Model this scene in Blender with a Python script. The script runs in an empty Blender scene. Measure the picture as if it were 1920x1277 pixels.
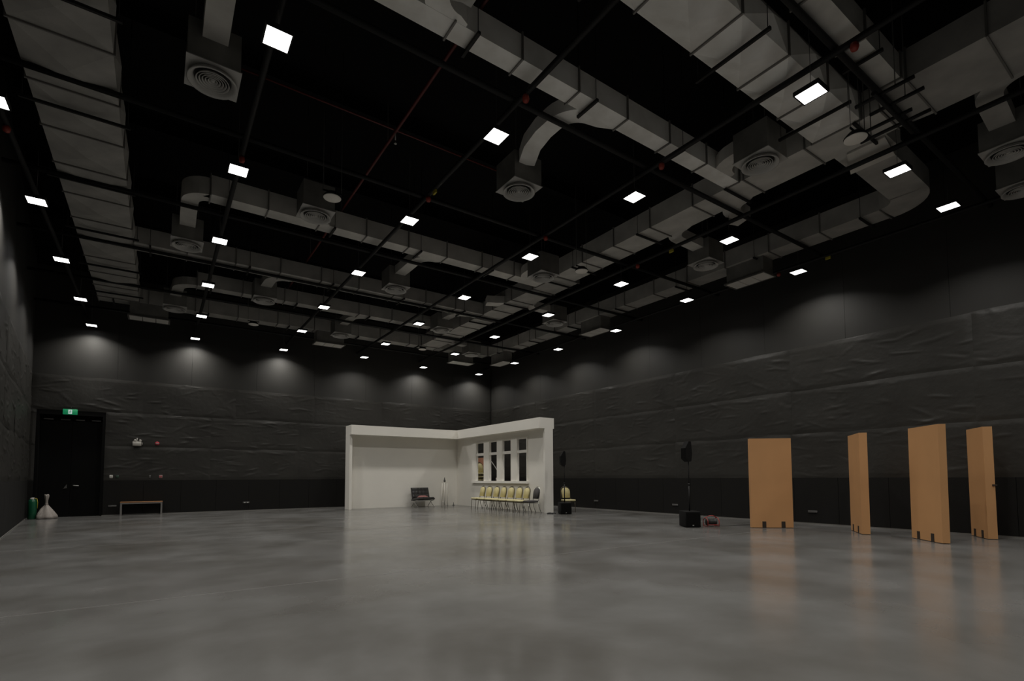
import bpy, bmesh, math, random
import numpy as np
from mathutils import Vector, Matrix

# ------------------------------------------------------------------ camera, world, exposure
scene = bpy.context.scene
C = scene.collection
CAM_H = 1.4
F_PX, YAW, PITCH, ROLL, CY = 962.6, .6044, .0546, -.0041, 843.1   # for a 1920 x 1277 frame
fwd = Vector((math.sin(YAW)*math.cos(PITCH), math.cos(YAW)*math.cos(PITCH), math.sin(PITCH)))
rgt = Vector((math.cos(YAW), -math.sin(YAW), 0))
upv = rgt.cross(fwd)
rgt2 = rgt*math.cos(ROLL) + upv*math.sin(ROLL)
upv2 = upv*math.cos(ROLL) - rgt*math.sin(ROLL)
cam_data = bpy.data.cameras.new('camera')
cam = bpy.data.objects.new('camera', cam_data); C.objects.link(cam)
cam_data.sensor_width = 36; cam_data.sensor_fit = 'HORIZONTAL'
cam_data.lens = F_PX/1920*36
cam_data.shift_y = (CY-638.5)/1920
cam_data.clip_start = .05; cam_data.clip_end = 200
mw = Matrix.Identity(4)
for i in range(3):
    mw[i][0] = rgt2[i]; mw[i][1] = upv2[i]; mw[i][2] = -fwd[i]
mw[0][3], mw[1][3], mw[2][3] = 0, 0, CAM_H
cam.matrix_world = mw
scene.camera = cam

world = bpy.data.worlds.new('world'); scene.world = world; world.use_nodes = True
world.node_tree.nodes['Background'].inputs[0].default_value = (0, 0, 0, 1)
world.node_tree.nodes['Background'].inputs[1].default_value = 0
scene.view_settings.view_transform = 'Standard'
scene.view_settings.look = 'None'
scene.view_settings.gamma = 1
scene.view_settings.use_curve_mapping = False
scene.view_settings.exposure = 0.0
LAMP_W = 37.0
LAMP_COL = (1.0, .962, .895)
scene.cycles.max_bounces = 8; scene.cycles.diffuse_bounces = 5; scene.cycles.glossy_bounces = 4
scene.cycles.sample_clamp_indirect = 4
scene.cycles.caustics_reflective = False; scene.cycles.caustics_refractive = False

# ------------------------------------------------------------------ helpers
def s2l(c): return tuple((v/12.92 if v <= .04045 else ((v+.055)/1.055)**2.4) for v in [x/255 for x in c])

def mat(name, col, rough=.6, metal=0., spec=.5, bump=0., bscale=20., var=0., vscale=3., emit=None, estr=0., rvar=0., stretch=None):
    m = bpy.data.materials.new(name); m.use_nodes = True
    nt = m.node_tree; N = nt.nodes; L = nt.links
    b = N['Principled BSDF']
    b.inputs['Base Color'].default_value = (*col, 1)
    b.inputs['Roughness'].default_value = rough
    b.inputs['Metallic'].default_value = metal
    b.inputs['Specular IOR Level'].default_value = spec
    tc = N.new('ShaderNodeTexCoord')
    src = tc.outputs['Object']
    if stretch:
        mp = N.new('ShaderNodeMapping'); mp.inputs['Scale'].default_value = stretch
        L.new(src, mp.inputs[0]); src = mp.outputs[0]
    if var or rvar:
        nz = N.new('ShaderNodeTexNoise'); nz.inputs['Scale'].default_value = vscale; nz.inputs['Detail'].default_value = 6
        L.new(src, nz.inputs['Vector'])
        if var:
            rp = N.new('ShaderNodeValToRGB')
            rp.color_ramp.elements[0].position = .3; rp.color_ramp.elements[1].position = .7
            rp.color_ramp.elements[0].color = (*[c*(1-var) for c in col], 1)
            rp.color_ramp.elements[1].color = (*[min(1, c*(1+var)) for c in col], 1)
            L.new(nz.outputs['Fac'], rp.inputs[0]); L.new(rp.outputs[0], b.inputs['Base Color'])
        if rvar:
            mr = N.new('ShaderNodeMapRange')
            mr.inputs[1].default_value = .3; mr.inputs[2].default_value = .7
            mr.inputs[3].default_value = max(.02, rough-rvar); mr.inputs[4].default_value = rough+rvar
            L.new(nz.outputs['Fac'], mr.inputs[0]); L.new(mr.outputs[0], b.inputs['Roughness'])
    if bump:
        nb = N.new('ShaderNodeTexNoise'); nb.inputs['Scale'].default_value = bscale; nb.inputs['Detail'].default_value = 5
        L.new(src, nb.inputs['Vector'])
        bp = N.new('ShaderNodeBump'); bp.inputs['Strength'].default_value = bump; bp.inputs['Distance'].default_value = .02
        L.new(nb.outputs['Fac'], bp.inputs['Height']); L.new(bp.outputs[0], b.inputs['Normal'])
    if emit:
        b.inputs['Emission Color'].default_value = (*emit, 1); b.inputs['Emission Strength'].default_value = estr
    return m

class MB:
    def __init__(s): s.v = []; s.f = []; s.sm = []
    def add(s, vs, fs, smooth=False):
        o = len(s.v); s.v += [tuple(p) for p in vs]
        for f in fs: s.f.append(tuple(i+o for i in f)); s.sm.append(smooth)
        return s
    def box(s, x0, x1, y0, y1, z0, z1):
        return s.add([(x0,y0,z0),(x1,y0,z0),(x1,y1,z0),(x0,y1,z0),(x0,y0,z1),(x1,y0,z1),(x1,y1,z1),(x0,y1,z1)],
                     [(0,3,2,1),(4,5,6,7),(0,1,5,4),(1,2,6,5),(2,3,7,6),(3,0,4,7)])
    def tube(s, pts, r, n=8, cap=True, closed=False):
        pts = [Vector(p) for p in pts]; m = len(pts); rings = []
        rr = r if isinstance(r, (list, tuple)) else [r]*m
        ref = None
        for i, p in enumerate(pts):
            a = pts[i-1] if (i > 0 or closed) else p
            b = pts[(i+1) % m] if (i < m-1 or closed) else p
            d = (b-a).normalized()
            if ref is None or abs(ref.dot(d)) > .98:
                ref = Vector((0,0,1)) if abs(d.z) < .9 else Vector((1,0,0))
            u = (ref - d*ref.dot(d)).normalized(); w = d.cross(u); ref = u
            rings.append([p + (u*math.cos(2*math.pi*k/n) + w*math.sin(2*math.pi*k/n))*rr[i] for k in range(n)])
        vs = [q for R in rings for q in R]; fs = []
        for i in range(m if closed else m-1):
            j = (i+1) % m
            for k in range(n): fs.append((i*n+k, i*n+(k+1)%n, j*n+(k+1)%n, j*n+k))
        s.add(vs, fs, True)
        if cap and not closed:
            o = len(s.v)-len(vs)
            s.f.append(tuple(o+k for k in reversed(range(n)))); s.sm.append(False)
            s.f.append(tuple(o+(m-1)*n+k for k in range(n))); s.sm.append(False)
        return s
    def lathe(s, prof, n=24, c=(0,0,0), smooth=True, loop=False):
        vs = []; fs = []
        for r, z in prof:
            for k in range(n):
                a = 2*math.pi*k/n; vs.append((c[0]+r*math.cos(a), c[1]+r*math.sin(a), c[2]+z))
        m = len(prof)
        for i in range(m if loop else m-1):
            j = (i+1) % m
            for k in range(n): fs.append((i*n+k, i*n+(k+1)%n, j*n+(k+1)%n, j*n+k))
        s.add(vs, fs, smooth)
        if loop: return s
        o = len(s.v)-len(vs)
        if prof[0][0] > 1e-4: s.f.append(tuple(o+k for k in reversed(range(n)))); s.sm.append(False)
        if prof[-1][0] > 1e-4: s.f.append(tuple(o+(len(prof)-1)*n+k for k in range(n))); s.sm.append(False)
        return s
    def prism(s, poly, axis, a0, a1):
        # poly: 2D points; axis 'x','y','z' extruded from a0 to a1
        def P(p, a):
            return {'x': (a, p[0], p[1]), 'y': (p[0], a, p[1]), 'z': (p[0], p[1], a)}[axis]
        n = len(poly); vs = [P(p, a0) for p in poly]+[P(p, a1) for p in poly]
        fs = [tuple(range(n)), tuple(range(2*n-1, n-1, -1))]+[(i, i+n, (i+1)%n+n, (i+1)%n) for i in range(n)]
        return s.add(vs, fs)
    def rbox(s, x0, x1, y0, y1, z0, z1, r=.02, seg=2):
        bm = bmesh.new(); bmesh.ops.create_cube(bm, size=1)
        for v in bm.verts:
            v.co = Vector((x0+(v.co.x+.5)*(x1-x0), y0+(v.co.y+.5)*(y1-y0), z0+(v.co.z+.5)*(z1-z0)))
        bmesh.ops.bevel(bm, geom=bm.edges[:], offset=r, segments=seg, profile=.5, affect='EDGES')
        bm.verts.index_update()
        s.add([v.co.copy() for v in bm.verts], [[v.index for v in f.verts] for f in bm.faces], True)
        bm.free(); return s
    def xf(s, M, start=0):
        s.v[start:] = [tuple(M @ Vector(p)) for p in s.v[start:]]; return s
    def mesh(s, name, m):
        me = bpy.data.meshes.new(name); me.from_pydata(s.v, [], s.f)
        me.polygons.foreach_set('use_smooth', s.sm)
        bm = bmesh.new(); bm.from_mesh(me); bmesh.ops.recalc_face_normals(bm, faces=bm.faces[:]); bm.to_mesh(me); bm.free()
        me.materials.append(m); me.update(); return me
    def build(s, name, m, parent=None, loc=None, rotz=None):
        return inst(name, s.mesh(name, m), parent, loc, rotz)

def inst(name, me, parent=None, loc=None, rotz=None):
    o = bpy.data.objects.new(name, me); C.objects.link(o)
    if parent: o.parent = parent
    if loc: o.location = loc
    if rotz is not None: o.rotation_euler = (0, 0, rotz)
    return o
def tag(o, label=None, cat=None, group=None, kind=None):
    if label: o['label'] = label
    if cat: o['category'] = cat
    if group: o['group'] = group
    if kind: o['kind'] = kind
    return o
def thing(name, label, cat, loc=(0,0,0), rotz=0, group=None, kind=None):
    o = bpy.data.objects.new(name, None); C.objects.link(o); o.empty_display_size = .1
    o.location = loc; o.rotation_euler = (0, 0, rotz)
    return tag(o, label, cat, group, kind)
def copy_tree(o, parent=None):
    c = o.copy(); C.objects.link(c)
    if parent: c.parent = parent
    for ch in o.children: copy_tree(ch, c)
    return c

# ------------------------------------------------------------------ materials
M = {}
def floor_mat():
    m = bpy.data.materials.new('polished_concrete'); m.use_nodes = True
    nt = m.node_tree; N = nt.nodes; L = nt.links; b = N['Principled BSDF']
    tc = N.new('ShaderNodeTexCoord')
    mp = N.new('ShaderNodeMapping'); mp.inputs['Scale'].default_value = (1, 1, 1)
    L.new(tc.outputs['Object'], mp.inputs[0])
    n1 = N.new('ShaderNodeTexNoise'); n1.inputs['Scale'].default_value = .42; n1.inputs['Detail'].default_value = 6; n1.inputs['Roughness'].default_value = .55; n1.inputs['Distortion'].default_value = .3
    n2 = N.new('ShaderNodeTexNoise'); n2.inputs['Scale'].default_value = 1.1; n2.inputs['Detail'].default_value = 5; n2.inputs['Distortion'].default_value = .2
    L.new(mp.outputs[0], n1.inputs['Vector']); L.new(mp.outputs[0], n2.inputs['Vector'])
    r1 = N.new('ShaderNodeValToRGB')
    e = r1.color_ramp.elements
    e[0].position = .30; e[0].color = (.104, .0995, .092, 1)
    e[1].position = .72; e[1].color = (.180, .180, .178, 1)
    k = e.new(.5); k.color = (.142, .1395, .135, 1)
    L.new(n1.outputs['Fac'], r1.inputs[0])
    r2 = N.new('ShaderNodeValToRGB')
    r2.color_ramp.elements[0].position = .3; r2.color_ramp.elements[0].color = (.92, .915, .90, 1)
    r2.color_ramp.elements[1].position = .65; r2.color_ramp.elements[1].color = (1.04, 1.04, 1.04, 1)
    L.new(n2.outputs['Fac'], r2.inputs[0])
    mx = N.new('ShaderNodeMix'); mx.data_type = 'RGBA'; mx.blend_type = 'MULTIPLY'; mx.inputs[0].default_value = 1
    L.new(r1.outputs[0], mx.inputs[6]); L.new(r2.outputs[0], mx.inputs[7])
    L.new(mx.outputs[2], b.inputs['Base Color'])
    mr = N.new('ShaderNodeMapRange'); mr.inputs[1].default_value = .3; mr.inputs[2].default_value = .7
    mr.inputs[3].default_value = .15; mr.inputs[4].default_value = .25
    L.new(n2.outputs['Fac'], mr.inputs[0]); L.new(mr.outputs[0], b.inputs['Roughness'])
    b.inputs['Specular IOR Level'].default_value = .36
    nb = N.new('ShaderNodeTexNoise'); nb.inputs['Scale'].default_value = 1.2; nb.inputs['Detail'].default_value = 3
    L.new(tc.outputs['Object'], nb.inputs['Vector'])
    bp = N.new('ShaderNodeBump'); bp.inputs['Strength'].default_value = .05; bp.inputs['Distance'].default_value = .01
    L.new(nb.outputs['Fac'], bp.inputs['Height']); L.new(bp.outputs[0], b.inputs['Normal'])
    return m
M['floor'] = floor_mat()
M['blanket'] = mat('black_insulation_sheet', (.031, .0296, .0262), .42, spec=.5, bump=.35, bscale=6, var=.15, vscale=1.2)
M['wallpaint'] = mat('charcoal_wall_board', (.029, .028, .0255), .6, spec=.4, var=.08, vscale=1.5)
M['lowpanel'] = mat('black_acoustic_panel', (.0105, .0100, .0092), .8, spec=.2, bump=.2, bscale=60)
M['core'] = mat('dark_wall_core', (.012, .012, .012), .9, spec=.1)
M['doorblack'] = mat('matt_black_door', (.0035, .0035, .0035), .8, spec=.12)
M['deck'] = mat('black_roof_deck', (.006, .006, .0065), .9, spec=.1)
M['skirt'] = mat('grey_skirting', (.16, .155, .145), .6)
M['duct'] = mat('galvanised_duct', (.56, .55, .52), .5, metal=.05, var=.2, vscale=1.6, rvar=.1)
M['ductdark'] = mat('dull_duct', (.38, .372, .352), .55, metal=.05, var=.2, vscale=1.8)
M['ductlight'] = mat('bright_galvanised_duct', (.90, .88, .83), .45, metal=.05, var=.18, vscale=1.7, rvar=.1)
M['plenum'] = mat('dark_plenum_metal', (.20, .197, .185), .6, metal=.1, var=.25, vscale=2)
M['diff'] = mat('grey_diffuser_enamel', (.46, .455, .44), .5)
M['diffdark'] = mat('diffuser_throat', (.02, .02, .02), .8)
M['flange'] = mat('duct_flange', (.20, .195, .185), .5, metal=.3)
M['blackmetal'] = mat('black_steel', (.010, .010, .010), .6, spec=.3)
M['wire'] = mat('steel_rod', (.09, .09, .085), .5, metal=.4)
M['red'] = mat('red_sprinkler_pipe', (.10, .012, .010), .5)
M['redcap'] = mat('red_plastic_cap', (.33, .045, .03), .5)
M['yellow'] = mat('yellow_tag', (.45, .38, .04), .6)
M['disc'] = mat('speaker_grille_cream', (.92, .89, .83), .6)
M['grille'] = mat('return_grille', (.75, .735, .70), .55)
M['panelwhite'] = mat('pale_access_panel', (.62, .60, .56), .6, var=.1, vscale=3)
M['emit'] = mat('lit_led_panel', (.9, .9, .9), .5, emit=(1, .985, .96), estr=5.0)
M['setwhite'] = mat('painted_white_flat', (.87, .845, .785), .7, spec=.25, var=.025, vscale=.8)
M['setsill'] = mat('white_gloss_trim', (.90, .88, .83), .45)
M['cream'] = mat('cream_vinyl', (.66, .58, .30), .45, spec=.4, var=.05, vscale=6)
M['creamseat'] = mat('cream_vinyl_seat', (.70, .63, .36), .45, spec=.4)
M['greyfab'] = mat('grey_fabric', (.075, .070, .070), .85, bump=.2, bscale=200)
M['chairmetal'] = mat('dark_bronze_tube', (.10, .085, .06), .4, metal=.6)
M['chrome'] = mat('chrome', (.55, .55, .54), .2, metal=1.)
M['leather'] = mat('black_leather', (.022, .021, .021), .4, spec=.5, bump=.15, bscale=80)
M['pink'] = mat('faded_red_cloth', (.36, .16, .15), .9, bump=.4, bscale=30)
M['kraft'] = mat('tan_board', (.56, .30, .132), .6, spec=.35, var=.05, vscale=1.2)
M['tape'] = mat('black_tape', (.03, .022, .016), .6)
M['brown'] = mat('red_brown_board', (.30, .13, .075), .7)
M['cab'] = mat('black_speaker_cabinet', (.008, .008, .008), .7, spec=.12)
M['cabgrille'] = mat('black_speaker_grille', (.005, .005, .005), .8, spec=.08)
M['silver'] = mat('silver_label', (.5, .5, .48), .4)
M['reelred'] = mat('red_reel_frame', (.30, .03, .025), .45)
M['cable'] = mat('black_cable', (.012, .012, .012), .6)
M['green'] = mat('green_enamel', (.006, .10, .045), .35)
M['bag'] = mat('white_plastic_bag', (.40, .36, .33), .55, bump=.5, bscale=12)
M['wood'] = mat('brown_wood', (.32, .15, .06), .5, var=.2, vscale=6, stretch=(1, 12, 12))
M['benchmetal'] = mat('grey_bench_leg', (.22, .21, .20), .5, metal=.2)
M['exitgreen'] = mat('exit_sign_green', (.01, .22, .09), .5, emit=(.01, .22, .09), estr=.5)
M['exitwhite'] = mat('exit_sign_white', (.7, .75, .75), .5, emit=(.6, .72, .74), estr=.45)
M['plastic'] = mat('cream_plastic', (.50, .48, .44), .5)
M['dimplate'] = mat('dull_grey_plate', (.09, .088, .085), .5)
M['redplastic'] = mat('red_alarm', (.48, .035, .06), .5)
M['whitemetal'] = mat('white_metal', (.55, .54, .51), .45)
M['joint'] = mat('floor_joint_filler', (.20, .198, .19), .4)

# ------------------------------------------------------------------ room shell
XL, XR, YB, YR, ZC = -3.88, 16.0, 25.3, -5.5, 10.2      # side walls, back wall, rear wall, roof
Z1, Z2 = 1.36, 5.32                                       # lower panel top, sheet top
T = .2
fl = MB().box(XL-T, XR+T, YR-T, YB+1.2, -.15, 0).build('floor', M['floor']); tag(fl, kind='structure')
for y in (7.33, 14.0, .7):
    jt = MB().box(XL+.05, XR-.05, y-.006, y+.006, -.004, .0015).build('floor_joint', M['joint'], fl)
ce = MB().box(XL-T, XR+T, YR-T, YB+T, ZC, ZC+.2).build('ceiling', M['deck']); tag(ce, kind='structure')
DX0, DX1, DZ = -3.68, -1.72, 3.89                         # double door opening in the back wall
wb = MB().box(XL-T, DX0, YB, YB+T, 0, ZC).box(DX1, XR+T, YB, YB+T, 0, ZC).box(DX0, DX1, YB, YB+T, DZ, ZC).build('wall_back', M['core'])
wr = MB().box(XR, XR+T, YR, YB, 0, ZC).build('wall_right', M['core'])
# the left wall stands at a slight angle to the others, then runs on parallel behind the camera
YK, XK = 13.5, -2.70
def wall_x(y): return XK if y < YK else XK+(XL-XK)*(y-YK)/(YB-YK)
wl = MB().prism([(XL, YB), (XK, YK), (XK, YR), (XL-T, YR), (XL-T, YB)], 'z', 0, ZC).build('wall_left', M['core'])
wf = MB().box(XL-T, XR+T, YR-T, YR, 0, ZC).build('wall_front', M['wallpaint'])
for w in (wb, wr, wl, wf): tag(w, kind='structure')
rng = np.random.default_rng(7)
def sheet(P, a0, a1, z0, z1, seed, amp=1.0):
    """one hung sheet with creases, P(a, z, out) -> world"""
    g = np.random.default_rng(seed)
    nx = max(8, int((a1-a0)/.06)); nz = max(6, int((z1-z0)/.028))
    A, Zg = np.meshgrid(np.linspace(a0, a1, nx+1), np.linspace(z0, z1, nz+1), indexing='ij')
    d = np.full_like(A, .03)
    for k in range(3):                                    # slow billows
        d += amp*.006*np.sin(A*g.uniform(.6, 2.2)+g.uniform(0, 6.3))*np.sin(Zg*g.uniform(1.5, 4)+g.uniform(0, 6.3))
    for k in range(int(13*(a1-a0))):                       # short creases, mostly lying flat
        ca, cz = g.uniform(a0, a1), g.uniform(z0, z1)
        th = g.normal(0, .22) if g.random() < .8 else g.normal(0, .8)
        la, lw = g.uniform(.07, .32), g.uniform(.018, .04)
        u = (A-ca)*math.cos(th)+(Zg-cz)*math.sin(th); v = -(A-ca)*math.sin(th)+(Zg-cz)*math.cos(th)
        d += amp*g.uniform(-.008, .016)*np.exp(-(u/la)**2-(v/lw)**2)
    e = np.minimum(np.minimum(A-a0, a1-A), np.minimum(Zg-z0, z1-Zg))
    d = np.maximum(.006, d*(.55+.45*np.clip(e/.12, 0, 1)))
    Zs = Zg + np.where(np.isclose(Zg, z1), .012*np.sin(A*3+seed), 0)
    vs = [P(A[i, j], Zs[i, j], d[i, j]) for i in range(nx+1) for j in range(nz+1)]
    fs = [(i*(nz+1)+j, (i+1)*(nz+1)+j, (i+1)*(nz+1)+j+1, i*(nz+1)+j+1) for i in range(nx) for j in range(nz)]
    # closed thin edge back to the wall
    return MB().add(vs, fs, True)
def clad(wall, P, a0, a1, seed, sheet_w, holes=(), fine=1.0, z_top=9.4):
    """lower panels, creased sheets and plain upper boards on one wall"""
    def cuts(x0, x1, w):
        n = max(1, round((x1-x0)/w)); return [(x0+(x1-x0)*i/n, x0+(x1-x0)*(i+1)/n) for i in range(n)]
    def bx(name, p0, p1, z0, z1, d, m):
        c = [P(p0, z0, 0), P(p1, z0, 0), P(p1, z1, 0), P(p0, z1, 0), P(p0, z0, d), P(p1, z0, d), P(p1, z1, d), P(p0, z1, d)]
        MB().add(c, [(0,1,2,3),(4,5,6,7),(0,1,5,4),(1,2,6,5),(2,3,7,6),(3,0,4,7)]).build(name, m, wall)
    segs = [(a0, a1)]
    for h in holes:
        segs = [s for q in segs for s in ((q[0], min(q[1], h[0])), (max(q[0], h[1]), q[1])) if s[1]-s[0] > .05]
    for s0, s1 in segs:
        for p, q in cuts(s0, s1, 1.24): bx('lower_panel', p+.004, q-.004, .02, Z1, .03, M['lowpanel'])
    rows = [(Z1, 2.70), (2.67, 4.02), (3.99, Z2)]
    for r, (z0, z1) in enumerate(rows):
        ss = segs if z0 < 3.9 else [(a0, a1)]
        for s0, s1 in ss:
            off = .0
            for i, (p, q) in enumerate(cuts(s0, s1, sheet_w)):
                sheet(P, p, q+.02 if q < s1-.05 else q, z0, z1, seed*1000+r*100+i, fine).build('insulation_sheet', M['blanket'], wall)
    for p, q in cuts(a0, a1, 2.44): bx('upper_board', p+.003, q-.003, Z2-.02, z_top, .012, M['wallpaint'])
clad(wb, lambda a, z, d: (a, YB-d, z), XL+.01, XR-.04, 3, 3.3, holes=[(DX0-.02, DX1+.02)])
clad(wr, lambda a, z, d: (XR-d, a, z), -.6, YB-.04, 5, 4.2, fine=.8)
clad(wl, lambda a, z, d: (wall_x(a)+d, a, z), YK, YB-.04, 9, 3.0, fine=1.3)
clad(wl, lambda a, z, d: (XK+d, a, z), 3.0, YK, 10, 3.4, fine=1.0)
# strip of lighter skirting along the foot of the walls
for nm, b in (('baseboard_back', (DX1, XR-.04, YB-.045, YB-.031, 0, .03)), ('baseboard_right', (XR-.045, XR-.031, -.6, YB-.04, 0, .03)),
 ):
    tag(MB().box(*b).build(nm, M['skirt']), kind='structure')
tag(MB().prism([(wall_x(YB-.04)+.031, YB-.04), (wall_x(YB-.04)+.045, YB-.04), (XK+.045, YK), (XK+.045, 3.0), (XK+.031, 3.0), (XK+.031, YK)], 'z', 0, .03).build('baseboard_left', M['skirt']), kind='structure')

# double door
dr = thing('door_1', None, None, (0,0,0), kind='structure')
ft = .07
MB().box(DX0, DX0+ft, YB-.02, YB+.34, 0, DZ).box(DX1-ft, DX1, YB-.02, YB+.34, 0, DZ).box(DX0+ft, DX1-ft, YB-.02, YB+.34, DZ-ft, DZ).build('door_frame', M['doorblack'], dr)
dm = (DX0+DX1)/2
for s, (p, q) in enumerate(((DX0+ft+.005, dm-.004), (dm+.004, DX1-ft-.005))):
    lf = MB().box(p, q, YB+.22, YB+.28, .01, DZ-ft-.01).build('door_leaf', M['doorblack'], dr)
    for cx in ((p+.22, q-.2)):
        MB().rbox(cx-.14, cx+.14, YB+.16, YB+.22, 3.64, 3.69, .01).build('door_closer', M['dimplate'], lf)
hd = MB().tube([(dm+.10, YB+.22, 1.17), (dm+.10, YB+.15, 1.17), (dm+.17, YB+.14, 1.165), (dm+.26, YB+.14, 1.16)], .016).build('door_handle', M['silver'], dr)
MB().prism([(dm-.20, 1.05), (dm-.09, 1.08), (dm-.10, 1.22)], 'y', YB+.20, YB+.22).build('push_plate', M['dimplate'], dr)
MB().box(DX0, DX1, YB+.3, YB+.34, 0, DZ).build('door_back', M['doorblack'], dr)

# ------------------------------------------------------------------ ceiling: lights
ZL = 7.20
LIGHTS = [[(-2.19, 24.68), (-2.19, 21.26), (-2.24, 17.68), (-2.23, 14.19), (-2.22, 10.70), (-2.22, 7.13), (-2.22, 3.59), (-2.22, 0.07), (-2.22, -3.44)],
 [(1.14, 24.69), (1.15, 21.13), (1.10, 17.60), (1.10, 14.11), (1.10, 10.63), (1.15, 7.08), (1.13, 3.59), (1.13, 0.07), (1.13, -3.44)],
 [(4.54, 24.66), (4.54, 21.10), (4.50, 17.71), (4.53, 14.17), (4.53, 10.59), (4.59, 7.08), (4.57, 3.59), (4.57, 0.07), (4.57, -3.44)],
 [(8.03, 24.07), (7.98, 21.15), (7.95, 17.65), (7.99, 14.23), (7.92, 10.59), (7.99, 7.06), (8.01, 3.57), (7.99, 0.07), (7.99, -3.44)],
 [(11.35, 24.58), (11.34, 21.09), (11.31, 17.59), (11.35, 14.12), (11.33, 10.59), (11.41, 7.09), (11.44, 3.61), (11.39, 0.07), (11.39, -3.44)],
 [(14.71, 24.54), (14.77, 21.12), (14.80, 17.71), (14.80, 14.15), (14.17, 10.37), (14.82, 7.12), (13.90, 3.51), (14.78, 0.07), (14.78, -3.44)]]
lamp = bpy.data.lights.new('panel_lamp', 'AREA'); lamp.shape = 'RECTANGLE'; lamp.size = .28; lamp.size_y = .31
lamp.energy = LAMP_W; lamp.color = LAMP_COL; lamp.spread = math.radians(136)
lt0 = None
NTH = ['first', 'second', 'third', 'fourth', 'fifth', 'sixth', 'seventh', 'eighth', 'ninth']
for ci, col in enumerate(LIGHTS):
    for ri, (x, y) in enumerate(col):
        lab = f'lit square LED panel, {NTH[ri]} from the door wall, {NTH[5-ci]} line from the tan-board wall'
        if lt0 is None:
            lt0 = thing('ceiling_light', lab, 'light', (x, y, ZL), group='LED panels over the studio')
            h = MB().box(-.17, .17, -.185, .185, .004, .06).box(-.17, -.152, -.185, .185, -.006, .004).box(.152, .17, -.185, .185, -.006, .004).box(-.152, .152, -.185, -.167, -.006, .004).box(-.152, .152, .167, .185, -.006, .004)
            h.build('housing', M['blackmetal'], lt0)
            MB().box(-.151, .151, -.166, .166, -.003, .003).build('lit_panel', M['emit'], lt0)
            MB().tube([(-.05, 0, .05), (-.05, 0, .11)], .012).tube([(.05, 0, .05), (.05, 0, .11)], .012).build('bracket', M['blackmetal'], lt0)
            MB().tube([(0, 0, .05), (0, 0, ZC-ZL)], .004, 6).build('suspension_rod', M['wire'], lt0)
            short_rod = MB().tube([(0, 0, .05), (0, 0, 7.82-ZL)], .004, 6).mesh('suspension_rod', M['wire'])
            lo = bpy.data.objects.new('panel_lamp', lamp); C.objects.link(lo); lo.parent = lt0; lo.location = (0, 0, -.012)
        else:
            c = copy_tree(lt0); c.location = (x, y, ZL); c['label'] = lab
            if ci == 5:                                       # hung from the duct above instead of the roof
                for ch in c.children:
                    if ch.name.startswith('suspension_rod'): ch.data = short_rod

# ------------------------------------------------------------------ ceiling: black pipe grid
ZP = 7.65
def pipe(axis, at, a0, a1, z, r, label, m=None, group='black pipes of the lighting grid', rods=False, name='grid_pipe', cat='pipe'):
    t = thing(name, label, cat, ((at, a0, z) if axis == 'y' else (a0, at, z)), group=group)
    L_ = a1-a0
    d = (lambda s, zz=0: (0, s, zz)) if axis == 'y' else (lambda s, zz=0: (s, 0, zz))
    MB().tube([d(0), d(L_)], r, 10).build('tube', m or M['blackmetal'], t)
    if rods:
        n = int(L_/3.3)
        for i in range(n+1):
            s = .9+i*3.3
            if s < L_: MB().tube([d(s), d(s, ZC-z)], .006, 6).build('hanger_rod', M['wire'], t)
    return t
ORD = ['first', 'second', 'third', 'fourth', 'fifth', 'sixth', 'seventh', 'eighth', 'ninth']
for i, x in enumerate((15.45, 11.4, 8.07, 4.77, 1.175, -2.35)):
    pipe('y', x, YR+.01, YB-.02, ZP, .048, f'long black pipe above the lights, {ORD[i]} parallel to the wall behind the tan boards')
for i, y in enumerate((24.1, 20.67, 17.2, 13.85, 10.41, 6.81, 3.26)):
    pipe('x', y, wall_x(y)+.03, XR-.02, ZP+.100, .048, f'long black cross pipe above the lights, {ORD[i]} from the wall with the double door', group='cross pipes of the lighting grid')
PIPE_NO = {15.45: 0, 11.4: 1, 8.07: 2, 4.77: 3, 1.175: 4, -2.35: 5}
for (x, y) in ((4.77, 6.47), (8.07, 6.42), (8.07, 2.99), (1.175, 10.85), (4.77, 10.12), (8.07, 10.12), (15.45, 8.0), (11.4, 10.0), (-2.35, 12.2)):
    k = MB().lathe([(.0, -.06), (.045, -.05), (.06, 0), (.05, .05), (.0, .06)], 12, (0, 0, -.09)); k.tube([(0, 0, -.06), (0, 0, 0)], .03)
    tag(k.build('end_cap', M['redcap'], None, (x, y, ZP)), f'small red cap under the {ORD[PIPE_NO[x]]} pipe from the tan-board wall'+{6.47: ', by the bright duct', 10.12: ', away from the ducts', 6.42: ', by the bright duct', 2.99: ', by the plain duct'}.get(y, ''), 'cap', 'red caps on the grid pipes')
for (x, y) in ((4.77, 9.8), (11.4, 8.8), (15.45, 6.6)):
    tag(MB().rbox(-.02, .02, -.07, .07, -.12, -.03, .008).tube([(0,0,-.05),(0,0,.05)], .01).build('cable_tag', M['yellow'], None, (x, y, ZP)), f'small yellow tag on the {ORD[PIPE_NO[x]]} pipe from the tan-board wall', 'tag', 'yellow tags on the grid pipes')

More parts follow.
